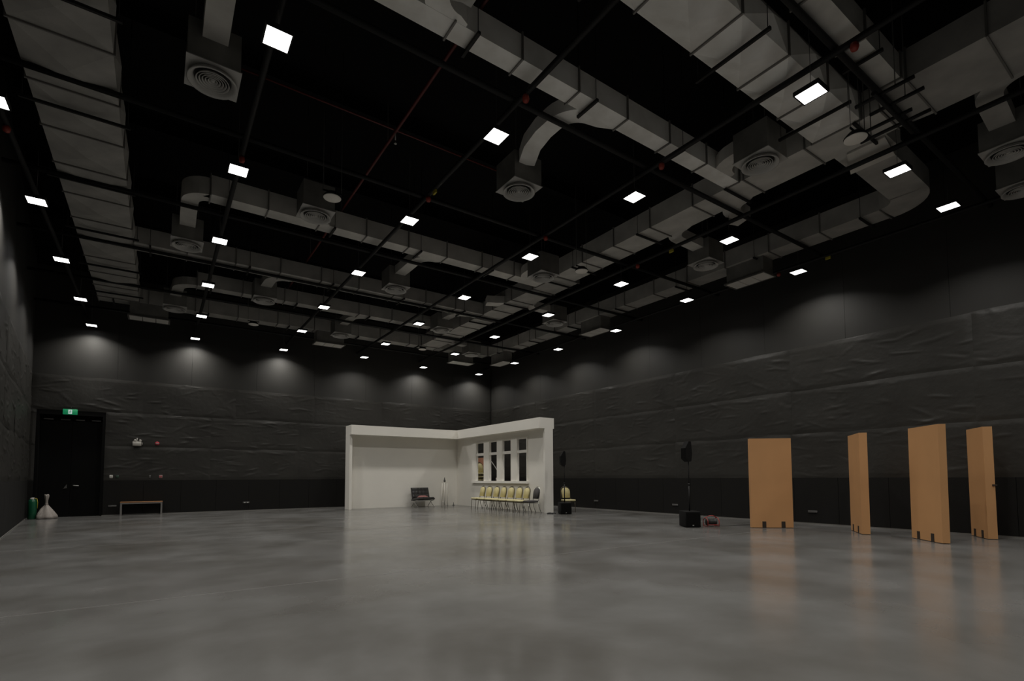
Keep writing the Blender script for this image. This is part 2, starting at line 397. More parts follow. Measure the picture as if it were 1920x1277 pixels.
# red sprinkler main with branches, higher up
t = pipe('y', 3.78, 2.5, 22, 8.4, .03, 'dark red sprinkler main hanging high above the pipe grid', M['red'], 'red sprinkler pipes', True, 'sprinkler_main')
for y in (5.2, 9.58, 13.6, 17.6):
    MB().tube([(0, y-2.5, 0), (0, y-2.5, -.18)], .012).lathe([(.0, -.26), (.03, -.25), (.03, -.24), (.012, -.235), (.012, -.18)], 10, (0, y-2.5, 0)).build('sprinkler_head', M['silver'], t)
for y, lab in ((7.58, 'thin red sprinkler branch crossing beside the narrow bright duct'), (9.58, 'thin red sprinkler branch meeting the main beyond the narrow bright duct')):
    pipe('x', y, 1.0, 6.5, 8.44, .018, lab, M['red'], 'red sprinkler branches', False, 'sprinkler_branch')

# roof beams
for y in (1.5, 8.4, 11.4, 14.8, 18.2, 21.6):
    x0 = wall_x(y)+.06
    b = MB().box(x0, XR-.02, -.1, .1, 0, .02).box(x0, XR-.02, -.01, .01, .02, .38).box(x0, XR-.02, -.1, .1, .38, .4)
    tag(b.build('roof_beam', M['deck'], None, (0, y, ZC-.4)), 'black steel roof beam spanning the studio under the roof', 'beam', 'black roof beams')

# ------------------------------------------------------------------ ceiling: ducts
def duct(axis, b0, b1, a0, a1, z0, z1, seg, label, m, crease=0., flange_m=None, rods=True):
    """straight run of flanged duct segments; axis is the running direction"""
    t = thing('air_duct', label, 'duct', ((b0+b1)/2, a0, z0) if axis == 'y' else (a0, (b0+b1)/2, z0))
    hw = abs(b1-b0)/2; n = max(1, round((a1-a0)/seg)); L_ = (a1-a0)/n; h = z1-z0
    R = Matrix.Identity(4) if axis == 'y' else Matrix.Rotation(-math.pi/2, 4, 'Z')
    s = MB(); g = .012
    zb = 0
    vs = [(-hw, g, zb), (hw, g, zb), (hw, L_-g, zb), (-hw, L_-g, zb), (-hw, g, h), (hw, g, h), (hw, L_-g, h), (-hw, L_-g, h), (0, L_/2, -crease), (hw+crease*.7, L_/2, h/2), (-hw-crease*.7, L_/2, h/2)]
    fs = [(0,8,1),(1,8,2),(2,8,3),(3,8,0),(4,5,6,7),(0,1,5,4),(2,3,7,6),(1,2,9),(2,6,9),(6,5,9),(5,1,9),(3,0,10),(0,4,10),(4,7,10),(7,3,10)] if crease else \
         [(0,3,2,1),(4,5,6,7),(0,1,5,4),(1,2,6,5),(2,3,7,6),(3,0,4,7)]
    me = s.add(vs, fs).xf(R).mesh('duct_segment', m)
    p = .028
    fl_ = MB().box(-hw-p, hw+p, -.013, .013, -p, h+p).xf(R).mesh('flange', flange_m or M['flange'])
    hp = hw+.05+crease*.7; hz = -.03-crease*.75
    rd = MB().tube([(-hp, 0, hz-.02), (-hp, 0, ZC-z0)], .006, 6).tube([(hp, 0, hz-.02), (hp, 0, ZC-z0)], .006, 6).box(-hp-.04, hp+.04, -.022, .022, hz-.045, hz).xf(R).mesh('trapeze_hanger', M['blackmetal'])
    for i in range(n):
        off = (0, i*L_, 0) if axis == 'y' else (i*L_, 0, 0)
        inst('duct_segment', me, t, off)
        inst('flange', fl_, t, off)
        if rods and i % 2 == 0:
            off2 = (0, i*L_+.3*L_, 0) if axis == 'y' else (i*L_+.3*L_, 0, 0)
            inst('trapeze_hanger', rd, t, off2)
    inst('flange', fl_, t, (0, n*L_, 0) if axis == 'y' else (n*L_, 0, 0))
    return t
ZD = 7.82
def sweep(path, w, z0, z1, m, name, parent):
    """rectangular section swept along a plan path given in room coordinates, parented to its duct"""
    L0 = parent.location
    pts = [Vector((p[0], p[1], 0)) for p in path]; ws = [p[2] if len(p) > 2 else w for p in path]
    vs = []; n = len(pts)
    for i, p in enumerate(pts):
        d = (pts[min(i+1, n-1)]-pts[max(i-1, 0)]).normalized(); s = Vector((d.y, -d.x, 0))*ws[i]/2
        for q, zz in ((p-s, z0), (p+s, z0), (p+s, z1), (p-s, z1)): vs.append((q.x-L0.x, q.y-L0.y, zz-L0.z))
    fs = [(0,1,2,3), tuple(4*(n-1)+k for k in (3,2,1,0))]
    for i in range(n-1):
        for k in range(4): fs.append((4*i+k, 4*i+(k+1)%4, 4*i+4+(k+1)%4, 4*i+4+k))
    return MB().add(vs, fs).build(name, m, parent)
def arc(cx, cy, r, a0, a1, n=8): return [(cx+r*math.cos(math.radians(a0+(a1-a0)*i/n)), cy+r*math.sin(math.radians(a0+(a1-a0)*i/n))) for i in range(n+1)]

D_left = duct('y', -1.89, -.72, 8.2, 22.7, ZD, ZD+.55, 1.3, 'broad creased sheet-metal duct running toward the wall with the double door', M['ductdark'], .09)
D0 = duct('x', 6.11, 6.44, .95, 10.25, ZD, ZD+.40, 1.2, 'narrow bright galvanised duct with curved taps, beside the wide pyramid-creased duct', M['ductlight'])
D1 = duct('x', 13.11, 13.52, .82, 10.35, ZD, ZD+.45, 1.2, 'narrow grey cross duct ending in an elbow, fourth from the wall with the double door', M['duct'])
D2 = duct('x', 16.98, 17.57, -.70, 10.38, ZD, ZD+.45, 1.3, 'grey cross duct branching straight off the broad creased duct', M['ductdark'])
D3 = duct('x', 19.66, 20.07, .92, 10.38, ZD, ZD+.45, 1.3, 'dull cross duct, second from the wall with the double door', M['ductdark'])
D4 = duct('x', 22.75, 23.30, -1.89, 14.15, ZD, ZD+.5, 1.4, 'dull cross duct nearest the wall with the double door', M['ductdark'])
T1 = duct('y', 10.27, 11.09, 3.45, 12.4, ZD, ZD+.5, 1.2, 'main trunk duct collecting the narrow cross ducts', M['duct'])
T2 = duct('y', 10.38, 11.30, 12.43, 22.7, ZD, ZD+.5, 1.3, 'far stretch of the main trunk duct leading over the white set', M['ductdark'])
W1 = duct('x', 3.75, 4.57, 1.5, 10.24, ZD, ZD+.5, 1.25, 'wide duct with pyramid-creased panels joining the trunk duct', M['ductlight'], .15)
W2 = duct('x', 2.96, 3.33, 3.0, 9.68, ZD, ZD+.4, 1.3, 'plain duct running close beside the wide pyramid-creased duct', M['duct'])
T0 = duct('y', 9.80, 11.15, -3.0, 2.92, ZD, ZD+.5, .98, 'broadest stretch of the trunk duct before it narrows', M['ductdark'])
MB().prism([(9.80, 2.94), (11.15, 2.94), (11.08, 3.43), (10.28, 3.43), (9.70, 3.34), (9.70, 2.96)], 'z', 0, .46).xf(Matrix.Translation((-T0.location.x, 3.0, 0))).build('junction_box', M['ductdark'], T0)
# duct stepping across to the one along the wall
RC = thing('air_duct', 'duct stepping across from the trunk to the wall-side duct, with a pale sloping panel', 'duct', (11.12, 4.12, ZD))
sweep([(11.88, 4.16), (12.8, 4.18), (13.88, 4.20)]+arc(13.88, 4.84, .64, -90, 0, 8), .72, ZD, ZD+.45, M['ductdark'], 'elbow', RC)
MB().add([(0.02, -.43, -.02), (.68, -.37, -.10), (.68, .42, -.10), (.02, .22, -.02), (0.02, -.43, .02), (.68, -.37, -.06), (.68, .42, -.06), (.02, .22, .02)],
         [(0,3,2,1),(4,5,6,7),(0,1,5,4),(1,2,6,5),(2,3,7,6),(3,0,4,7)]).build('access_panel', M['panelwhite'], RC)
MB().box(.0, .74, -.45, .45, .03, .46).build('duct_segment', M['duct'], RC)
Y2 = duct('y', 14.19, 14.85, 4.86, 22.7, ZD, ZD+.5, 1.4, 'dark duct running parallel to the wall behind the tan boards', M['ductdark'])
# elbows and taps
def tap(t, path, w, m): sweep(path, w, ZD+.004, ZD+.26, m, 'branch_tap', t)
sweep([(.84, 13.32)]+arc(.84, 13.72, .39, -90, -180, 7)+[(.45, 14.4), (.46, 15.15)], .34, ZD+.004, ZD+.40, M['duct'], 'elbow', D1)
tap(D0, [(6.75, 6.38, .16), (6.45, 6.46, .26)]+arc(6.3, 6.98, .52, -100, -180, 7)+[(5.78, 7.3), (5.86, 7.75), (6.08, 8.24)], .34, M['ductlight'])
tap(D0, [(3.45, 6.16, .2)]+arc(3.30, 5.70, .46, 90, 178, 7)+[(2.83, 5.49)], .34, M['ductlight'])
tap(D0, [(.96, 6.275)]+arc(.96, 6.70, .43, -90, -180, 7)+[(.53, 7.4), (.53, 8.4)], .33, M['duct'])
tap(D0, [(9.95, 6.16, .2)]+arc(9.9, 5.70, .46, 90, 180, 7)+[(9.43, 5.5)], .34, M['duct'])
tap(D1, [(3.45, 13.16, .2)]+arc(3.36, 12.70, .49, 90, 180, 7)+[(2.85, 12.4)], .33, M['duct'])
tap(D1, [(10.0, 13.16, .2)]+arc(9.94, 12.70, .49, 90, 180, 7)+[(9.45, 12.3)], .33, M['duct'])
tap(D1, [(6.75, 13.46, .2)]+arc(6.64, 13.95, .49, -90, -180, 7)+[(6.15, 14.6), (6.14, 15.08)], .33, M['duct'])
tap(D2, [(3.45, 17.5, .2)]+arc(3.34, 18.0, .49, -90, -180, 7)+[(2.83, 18.58)], .33, M['ductdark'])
tap(D2, [(10.0, 17.5, .2)]+arc(9.94, 17.98, .49, -90, -180, 7)+[(9.44, 18.38)], .33, M['ductdark'])
tap(D3, [(6.85, 20.02, .2)]+arc(6.75, 20.5, .49, -90, -180, 7)+[(6.25, 21.45)], .33, M['ductdark'])
tap(D3, [(.93, 19.86)]+arc(.93, 20.38, .52, -90, -180, 7)+[(.36, 21.27)], .33, M['ductdark'])
tap(T1, [(11.02, 7.95, .2)]+arc(11.5, 8.12, .5, 180, 90, 7)+[(12.40, 8.66)], .34, M['duct'])
tap(T1, [(11.02, 6.3, .2)]+arc(11.5, 6.5, .48, 180, 100, 7)+[(11.85, 6.95, .3), (11.95, 7.3, .3)], .40, M['duct'])
tap(T2, [(11.25, 14.75, .2)]+arc(11.72, 14.9, .5, 180, 90, 7)+[(12.36, 15.41)], .34, M['duct'])
tap(T2, [(10.55, 15.45, .3), (10.2, 15.75, .4), (9.85, 15.9, .4)], .36, M['duct'])
tap(T2, [(11.25, 21.05, .2)]+arc(11.72, 21.18, .5, 180, 90, 7)+[(12.22, 21.68)], .34, M['ductdark'])
tap(T0, [(11.08, 1.65, .25)]+arc(11.6, 1.8, .5, 180, 95, 7)+[(12.63, 2.36)], .36, M['ductdark'])

# ------------------------------------------------------------------ ceiling: diffuser boxes with round faces
ZF = 7.48
def make_diffuser(x, y):
    t = thing('air_diffuser', None, 'diffuser', (x, y, ZF), group='round-faced diffuser boxes under the ducts')
    MB().box(-.34, .34, -.34, .34, .014, .585).build('plenum_box', M['plenum'], t)
    MB().box(-.357, .357, -.357, .357, 0, .014).build('face_plate', M['diff'], t)
    MB().lathe([(.278, 0), (.308, -.014), (.334, -.060), (.340, -.074), (.326, -.078), (.290, -.060), (.256, -.014), (.246, 0)], 36, loop=True).build('outer_cone', M['diff'], t)
    MB().lathe([(.255, -.004), (.0, -.004)], 32).build('throat', M['diffdark'], t)
    for i, r in enumerate((.228, .188, .148, .108, .068)):
        z = -.062+.004*i
        MB().lathe([(r, z), (r-.026, z+.042), (r-.030, z+.042), (r-.010, z-.004)], 28, loop=True).build('ring', M['diff'], t)
    MB().lathe([(.0, -.050), (.028, -.046), (.036, -.015), (.0, -.012)], 16).build('hub', M['diff'], t)
    for sx in (-1, 1): MB().tube([(sx*.25, sx*.25, .585), (sx*.25, sx*.25, ZC-ZF)], .005, 6).build('hanger_rod', M['wire'], t)
    return t
DIFF = [(.53,8.74,'at the elbow end of the narrow bright duct'),(2.82,5.14,'between the narrow bright duct and the wide creased duct'),
        (6.13,8.58,'on the long curved tap of the narrow bright duct'),(9.43,5.17,'between the bright duct and the wide one beside the trunk'),
        (2.84,12.05,'next to a disc speaker, on the elbow-ended cross duct'),(.47,15.49,'at the elbow of the grey cross duct'),
        (12.98,2.36,'on the branch of the broadest trunk stretch'),(12.75,8.67,'between the trunk and the wall-side duct, nearest the pale panel'),
        (9.45,11.98,'beside the trunk and a disc speaker, on the elbow-ended duct'),(6.14,15.43,'on the middle tap of the elbow-ended cross duct'),
        (2.83,18.92,'on the duct branching off the broad creased one'),(9.44,18.73,'at the trunk end of the duct off the broad creased one'),
        (12.71,15.41,'between the trunk and the wall-side duct, over the white set'),(6.25,21.8,'on the middle tap of the second duct from the door wall'),
        (.35,21.62,'at the elbow of the second duct from the door wall'),(12.57,21.68,'at the far end of the trunk duct'),(14.92,2.53,'closest to the wall behind the tan boards')]
df0 = make_diffuser(*DIFF[0][:2])
for i, p in enumerate(DIFF):
    c = df0 if i == 0 else copy_tree(df0)
    c.location = (p[0], p[1], ZF); c['label'] = 'round-ringed diffuser box '+p[2]

# pendant disc speakers
ZS = 7.05
def make_disc(x, y):
    t = thing('pendant_speaker', None, 'speaker', (x, y, ZS), group='pendant disc speakers')
    MB().lathe([(.0, -.006), (.158, -.006), (.174, 0), (.174, .02), (.14, .06), (.10, .10), (.0, .10)], 32).build('speaker_can', M['blackmetal'], t)
    MB().lathe([(.0, -.016), (.166, -.015), (.171, -.010), (.170, -.004), (.0, -.004)], 32).build('grille_disc', M['disc'], t)
    MB().box(-.19, .19, -.012, .012, .10, .125).build('mounting_bar', M['blackmetal'], t)
    for s in (-1, 1): MB().tube([(s*.18, 0, .11), (s*.18, 0, ZC-ZS)], .005, 6).build('suspension_rod', M['wire'], t)
    return t
DISC = [(2.75, 10.32, 'beside the elbow-ended cross duct'), (9.47, 3.55, 'inside the black rigging frame'), (9.42, 10.25, 'close to the trunk duct, between two cross ducts'),
        (2.75, 20.62, 'near the door wall, at the broad creased duct end'), (9.44, 20.56, 'near the door wall, close to the trunk duct'), (2.75, 3.5, 'between the plain duct and the wide creased duct')]
dc0 = make_disc(*DISC[0][:2])
for i, p in enumerate(DISC):
    c = dc0 if i == 0 else copy_tree(dc0)
    c.location = (p[0], p[1], ZS); c['label'] = 'pale round disc speaker on rods '+p[2]

# long return grilles under the two outermost ducts
ZG = 7.30
def make_grille(x, y, rz):
    t = thing('return_grille', None, 'grille', (x, y, ZG), rz, group='three-panel return grilles')
    MB().box(-.58, .58, -.26, .26, .03, .515).build('plenum_box', M['plenum'], t)
    MB().box(-.64, .64, -.33, -.303, -.012, .03).box(-.64, .64, .303, .33, -.012, .03).box(-.64, -.613, -.303, .303, -.012, .03).box(.613, .64, -.303, .303, -.012, .03).build('frame', M['flange'], t)
    pm = MB().box(-.190, .190, -.292, .292, -.004, .026).mesh('grille_panel', M['grille'])
    for k in (-1, 0, 1): inst('grille_panel', pm, t, (k*.405, 0, 0))
    return t
GR = [(-.40, 23.05, 0, 'under the door-wall duct, at the broad creased duct end'), (6.1, 23.05, 0, 'under the middle of the door-wall duct'), (12.73, 23.05, 0, 'under the door-wall duct, next to the trunk'),
      (14.55, 8.42, math.pi/2, 'under the wall-side duct, nearest the tan boards'), (14.55, 15.04, math.pi/2, 'under the middle of the wall-side duct'), (14.55, 22.0, math.pi/2, 'under the wall-side duct, beyond the white set')]
gr0 = make_grille(*GR[0][:3])
for i, p in enumerate(GR):
    c = gr0 if i == 0 else copy_tree(gr0)
    c.location = (p[0], p[1], ZG); c.rotation_euler = (0, 0, p[2]); c['label'] = 'pale three-panel grille box '+p[3]

# black rigging frame beside the trunk duct
rf = thing('rigging_frame', 'black tube rigging frame with cross bars hung beside the trunk duct', 'frame', (9.40, 3.17, 7.18))
MB().tube([(-.58, -.13, .05), (1.0, -.13, .05)], .036, 10).build('main_bar', M['blackmetal'], rf)
for xx, y0, y1 in ((-.37, -.58, .20), (.02, -.58, .14), (.42, -.3, .64), (.68, -.47, .53)):
    MB().tube([(xx, y0, .11), (xx, y1, .11)], .029, 10).build('cross_bar', M['blackmetal'], rf)
for xx, yy in ((-.37, -.34), (.02, -.34), (.42, .37), (.68, .37)):
    MB().tube([(xx, yy, .11), (xx, yy, ZC-7.18)], .008, 6).build('hanger_rod', M['wire'], rf)

# ------------------------------------------------------------------ white studio set
st = thing('studio_set', 'white L-shaped studio set wall with a deep hood and four tall window openings', 'set wall', (12.85, 23.65, 0))
def sp(name, m, *boxes):
    b = MB()
    for q in boxes: b.box(q[0]-12.85, q[1]-12.85, q[2]-23.65, q[3]-23.65, q[4], q[5])
    return b.build(name, m, st)
sp('plain_wall', M['setwhite'], (7.22, 12.95, 23.65, 23.75, 0, 3.37))
WY = [(17.46, 18.15), (18.63, 19.30), (19.76, 20.41), (20.91, 21.61)]; WZ0, WZ1 = 1.25, 3.07
bxs = [(12.85, 12.90, 16.2, 23.65, 0, WZ0), (12.85, 12.90, 16.2, 23.65, WZ1, 3.37)]
ys = [16.2]+[v for w in WY for v in w]+[23.65]
for i in range(0, len(ys), 2): bxs.append((12.85, 12.90, ys[i], ys[i+1], WZ0, WZ1))
sp('window_wall', M['setwhite'], *bxs)
sp('hood', M['setwhite'], (7.1, 12.44, 22.93, 23.75, 3.37, 3.80))
sp('hood', M['setwhite'], (12.44, 13.19, 16.1, 23.75, 3.37, 3.80))
sp('end_panel', M['setwhite'], (7.1, 7.22, 23.15, 23.75, 0, 3.37))
sp('end_panel', M['setwhite'], (12.71, 13.13, 16.1, 16.2, 0, 3.37))
for (a, b) in WY:
    cs = sp('window_casing', M['setwhite'], (12.80, 12.90, a-.03, a+.012, WZ0, WZ1+.03), (12.80, 12.90, b-.012, b+.03, WZ0, WZ1+.03), (12.80, 12.90, a+.012, b-.012, WZ1-.01, WZ1+.03))
    sp('transom', M['setsill'], (12.81, 12.89, a+.012, b-.012, 2.46, 2.58)).parent = cs
for i in range(3):
    sp('mullion', M['setwhite'], (12.785, 12.85, WY[i][1]+.03, WY[i+1][0]-.03, WZ0, WZ1+.03))
sp('window_head', M['setwhite'], (12.785, 12.85, 17.36, 22.0, WZ1+.03, 3.14))
sp('window_jamb', M['setwhite'], (12.785, 12.85, 21.64, 22.0, WZ0, WZ1+.03))
sp('window_sill', M['setsill'], (12.74, 12.97, 17.36, 22.03, 1.15, 1.25))
for y in (23.2,):                                     # timber braces at the back
    MB().tube([(.12, y-23.65, 2.6), (.95, y-23.65, .03)], .03, 6).build('brace', M['setsill'], st)
# white pole leaning behind the windows
tag(MB().tube([(13.02, 21.10, 2.56), (13.22, 20.6, 1.95), (13.55, 19.05, .02)], .02, 8).build('leaning_pole', M['whitemetal']), 'thin white pole leaning against the back of the set, seen through the second opening', 'pole')

# ------------------------------------------------------------------ banquet chairs
def hoop(w, z0, z1, n=10, y=lambda z: 0):
    pts = [(-w, z0)]
    zs = z1-w*.95
    pts.append((-w*1.02, (z0+zs)/2))
    for i in range(n+1):
        a = math.pi-math.pi*i/n; pts.append((w*math.cos(a), zs+w*.95*math.sin(a)))
    pts += [(w*1.02, (z0+zs)/2), (w, z0)]
    return [(p[0], y(p[1]), p[1]) for p in pts]
def make_chair(name, label, cat, seatm, backm, frame, group):
    """front of the chair looks along -Y, base at origin"""
    t = thing(name, label, cat, (0,0,0), group=group)
    MB().rbox(-.235, .235, -.25, .20, .43, .50, .03, 3).build('seat', seatm, t)
    lean = lambda z: .20+max(0, z-.45)*.17
    # backrest: rounded pad
    n = 14; w = .195; prof = []
    for i in range(n+1):
        a = math.pi*i/n; prof.append((w*math.cos(a), .80+w*.95*math.sin(a)))
    poly = [(w*.9, .56)]+prof+[(-w*.9, .56)]
    vs = [(p[0], lean(p[1])-.045, p[1]) for p in poly]+[(p[0]*.96, lean(p[1])+.012, p[1]) for p in poly]+[(p[0]*.9, lean(p[1])-.062, .56+(p[1]-.56)*.98+.005) for p in poly]
    k = len(poly)
    fs = [tuple(range(k, 2*k)), tuple(range(3*k-1, 2*k-1, -1))]+[(i, (i+1)%k, (i+1)%k+k, i+k) for i in range(k)]+[(i+2*k, (i+1)%k+2*k, (i+1)%k, i) for i in range(k)]
    MB().add(vs, fs, True).build('backrest', backm, t)
    MB().tube(hoop(.215, .46, 1.03, 10, lean), .013, 8).build('back_frame', frame, t)
    MB().tube([(-.06, lean(1.0)-.03, 1.0), (0, lean(1.0)-.04, 1.012), (.06, lean(1.0)-.03, 1.0)], .014, 8).build('hand_grip', frame, t)
    for s in (-1, 1):
        MB().tube([(s*.20, -.21, .44), (s*.205, -.235, .22), (s*.21, -.25, .0)], .013, 8).build('leg', frame, t)
        MB().tube([(s*.215, .20, .47), (s*.21, .23, .25), (s*.215, .33, .0)], .013, 8).build('leg', frame, t)
    MB().tube([(-.205, -.22, .40), (.205, -.22, .40), (.21, .20, .40), (-.21, .20, .40)], .011, 8, closed=True).build('seat_frame', frame, t)
    return t
ch0 = make_chair('banquet_chair', 'cream padded banquet chair in the row under the set windows', 'chair', M['creamseat'], M['cream'], M['chairmetal'], 'cream chairs in the row under the set windows')
ys = [20.30, 19.72, 19.14, 18.56, 17.98, 17.40, 16.86]
for i, y in enumerate(ys):
    c = ch0 if i == 0 else copy_tree(ch0)
    c['label'] = f'cream padded banquet chair under the set windows, {ORD[6-i]} after the grey chair'
    c.location = (12.12+.01*((i*7) % 3), y, 0); c.rotation_euler = (0, 0, -math.pi/2+.05*(((i*5) % 3)-1))
gc = make_chair('banquet_chair', 'dark grey padded chair with a chrome frame, ending the row of cream chairs', 'chair', M['greyfab'], M['greyfab'], M['chrome'], None)
gc.location = (12.20, 16.34, 0); gc.rotation_euler = (0, 0, -math.pi/2-.12)
lc = copy_tree(ch0); lc.location = (13.95, 16.15, 0); lc.rotation_euler = (0, 0, -.25)
lc['label'] = 'cream padded chair standing alone behind the speaker beside the set'; del lc['group']
for k in range(8):
    c = copy_tree(ch0); c.location = (13.62, 22.45-.012*k, k*.165); c.rotation_euler = (0, 0, .1)
    c['label'] = f'cream padded chair stacked behind the set, {ORD[k]} up from the floor'; c['group'] = 'chairs stacked behind the set'

# brown board behind the set
tag(MB().rbox(-.03, .03, -.55, .55, 0, 2.5, .006, 1).build('leaning_board', M['brown'], None, (14.7, 24.2, 0)), 'red-brown board standing behind the set, seen through the window opening', 'board')
# crumpled white cloth on the ledge
g = np.random.default_rng(4)
bm = bmesh.new(); bmesh.ops.create_icosphere(bm, subdivisions=3, radius=.1)
for v in bm.verts:
    n = v.co.normalized(); v.co = Vector((n.x*.05, n.y*.10, max(-.06, n.z*.11)+.06))*(1+.25*math.sin(n.x*9+2)*math.sin(n.y*8)*math.cos(n.z*7))
me = bpy.data.meshes.new('cloth_bundle'); bm.to_mesh(me); bm.free(); me.materials.append(M['bag'])
for p in me.polygons: p.use_smooth = True
tag(inst('cloth_bundle', me, None, (12.92, 19.90, 1.252)), 'small crumpled white cloth on the sill of the second opening', 'cloth')

# ------------------------------------------------------------------ black lounge chair
lg = thing('lounge_chair', 'low black tufted leather lounge chair with crossed chrome legs against the white set', 'chair', (10.62, 23.02, 0), .02)
def cushion(w, d, h, nx, ny, name, place):
    N = 28; gx = np.linspace(-w/2, w/2, N+1); gy = np.linspace(-d/2, d/2, N+1); top = []; vs = []; fs = []
    def hh(x, y):
        u = (x/w+.5)*nx; v = (y/d+.5)*ny
        q = min(1., abs(math.sin(math.pi*u)*math.sin(math.pi*v))**.35)
        e = min(1., min(w/2-abs(x), d/2-abs(y))/.03)
        return h*(.80+.20*q)*(.55+.45*math.sqrt(max(0, e)))
    for i in range(N+1):
        for j in range(N+1): vs.append((gx[i], gy[j], hh(gx[i], gy[j])))
    k = (N+1)**2
    for i in range(N+1):
        for j in range(N+1): vs.append((gx[i], gy[j], 0))
    I = lambda i, j: i*(N+1)+j
    for i in range(N):
        for j in range(N):
            fs.append((I(i,j), I(i+1,j), I(i+1,j+1), I(i,j+1))); fs.append((k+I(i,j), k+I(i,j+1), k+I(i+1,j+1), k+I(i+1,j)))
    for i in range(N):
        fs += [(I(i,0), k+I(i,0), k+I(i+1,0), I(i+1,0)), (I(i,N), I(i+1,N), k+I(i+1,N), k+I(i,N)), (I(0,i), I(0,i+1), k+I(0,i+1), k+I(0,i)), (I(N,i), k+I(N,i), k+I(N,i+1), I(N,i+1))]
    return MB().add(vs, fs, True).xf(place).build(name, M['leather'], lg)
cushion(.92, .70, .12, 5, 4, 'seat_cushion', Matrix.Translation((0, -.05, .34)) @ Matrix.Rotation(math.radians(-6), 4, 'X'))
cushion(.92, .54, .12, 5, 3, 'back_cushion', Matrix.Translation((0, .30, .66)) @ Matrix.Rotation(math.radians(72), 4, 'X'))
for s in (-1, 1):
    fr = MB()
    a = [(s*.43, -.38, .36), (s*.43, -.10, .30), (s*.43, .12, .17), (s*.43, .30, .012)]
    b = [(s*.43, -.40, .012), (s*.43, -.18, .14), (s*.43, .06, .30), (s*.43, .26, .52), (s*.43, .40, .86)]
    fr.tube(a, .014, 8).tube(b, .014, 8); fr.build('crossed_leg', M['chrome'], lg)
MB().tube([(-.43, -.36, .335), (.43, -.36, .335)], .012).tube([(-.43, .24, .47), (.43, .24, .47)], .012).build('cross_bar', M['chrome'], lg)
# folded cloth on its seat
N = 20; vs = []; fs = []
for i in range(N+1):
    for j in range(N+1):
        u, v = i/N-.5, j/N-.5
        e = max(0, 1-(2*abs(u))**4)*max(0, 1-(2*abs(v))**4)
        vs.append((u*.52, v*.34, .005+e*(.065+.02*math.sin(u*21+v*9)+.016*math.sin(v*25+u*7))))
for i in range(N):
    for j in range(N): fs.append((i*(N+1)+j, (i+1)*(N+1)+j, (i+1)*(N+1)+j+1, i*(N+1)+j+1))
k = len(vs); vs += [(x, y, 0) for x, y, z in vs]; fs += [tuple(k+q for q in reversed(f)) for f in fs]
tag(MB().add(vs, fs, True).xf(Matrix.Rotation(math.radians(-6), 4, 'X')).build('folded_cloth', M['pink'], None, (10.62, 23.02, .462)), 'faded pinkish red cloth lying on the seat of the black lounge chair', 'cloth')

# pale folded stand by the corner
sd = thing('folded_stand', 'slim pale floor stand with folded legs in the corner of the white set', 'stand', (12.0, 23.40, 0))
MB().tube([(0, 0, .02), (0, 0, 1.2)], .03, 10).build('pole', M['setwhite'], sd)
MB().lathe([(.0, 1.2), (.045, 1.2), (.055, 1.25), (.035, 1.32), (.015, 1.42), (.0, 1.44)], 14).build('finial', M['dimplate'], sd)
for s in (-1, 1): MB().tube([(s*.15, -.02*s, 0), (s*.13, 0, 1.14)], .022, 8).build('folded_leg', M['setwhite'], sd)
MB().tube([(-.14, 0, 1.0), (.14, 0, 1.0)], .01).tube([(-.145, 0, .2), (.145, 0, .2)], .01).build('spreader', M['setwhite'], sd)
tag(MB().lathe([(.05, 0), (.05, .03), (.018, .05), (.014, .15), (.0, .16)], 14).build('door_stop', M['dimplate'], None, (12.46, 23.3, 0)), 'small dull grey floor stop in the corner of the set', 'stop')

# ------------------------------------------------------------------ loudspeakers on subwoofers
def make_pa(loc, rz, hz, label, slabel):
    t = thing('subwoofer', label, 'speaker', loc, rz)
    MB().rbox(-.21, .21, -.29, .29, .012, .44, .012, 2).build('cabinet', M['cab'], t)
    fg = MB().box(-.185, .185, -.297, -.288, .05, .41).build('front_grille', M['cabgrille'], t)
    MB().box(-.02, .02, -.300, -.2968, .055, .07).build('badge', M['silver'], fg)
    for sx in (-1, 1):
        for sy in (-1, 1): MB().lathe([(.025, 0), (.025, .014)], 10, (sx*.16, sy*.24, 0)).build('foot', M['cab'], t)
    p = thing('speaker_pole', 'slim black pole rising from '+slabel, 'pole', (loc[0], loc[1], .44))
    MB().tube([(0, 0, 0), (0, 0, .75)], .019, 12).build('lower_tube', M['blackmetal'], p)
    MB().tube([(0, 0, .75), (0, 0, 1.44)], .015, 12).build('upper_tube', M['blackmetal'], p)
    MB().lathe([(.026, .72), (.03, .75), (.026, .78)], 12).build('collar', M['blackmetal'], p)
    h = thing('column_speaker', 'slim tilted black loudspeaker on the pole above '+slabel, 'speaker', (loc[0], loc[1], 1.86), hz)
    prof = [(-.16, .06), (-.155, .36), (-.05, .55), (.02, .54), (.05, .20), (.02, -.02), (-.05, -.03)]
    MB().prism(prof, 'x', -.12, .12).build('cabinet', M['cab'], h)
    MB().box(-.1, .1, -.166, -.157, .08, .35).build('front_grille', M['cabgrille'], h)
    MB().tube([(0, -.005, -.03), (0, -.005, .03)], .025).build('pole_socket', M['blackmetal'], h)
    MB().lathe([(.0, -.012), (.012, -.012), (.012, .012), (.0, .012)], 10, (.06, .03, -.0)).build('knob', M['silver'], h)
make_pa((12.42, 9.16, 0), -.62, -1.95, 'black subwoofer cabinet on the floor beside the red cable reel', 'the subwoofer beside the red cable reel')
make_pa((12.95, 15.2, 0), -.50, -2.05, 'black subwoofer cabinet on the floor beside the white set', 'the subwoofer beside the white set')
tag(MB().tube([(12.50, 15.35, .012), (12.40, 15.6, .012), (12.62, 15.75, .012), (12.80, 15.55, .012), (12.58, 15.42, .03), (12.45, 15.62, .03), (12.66, 15.7, .03)], .014, 6).build('coiled_cable', M['cable']), 'short coil of black cable on the floor at the foot of the set', 'cable')
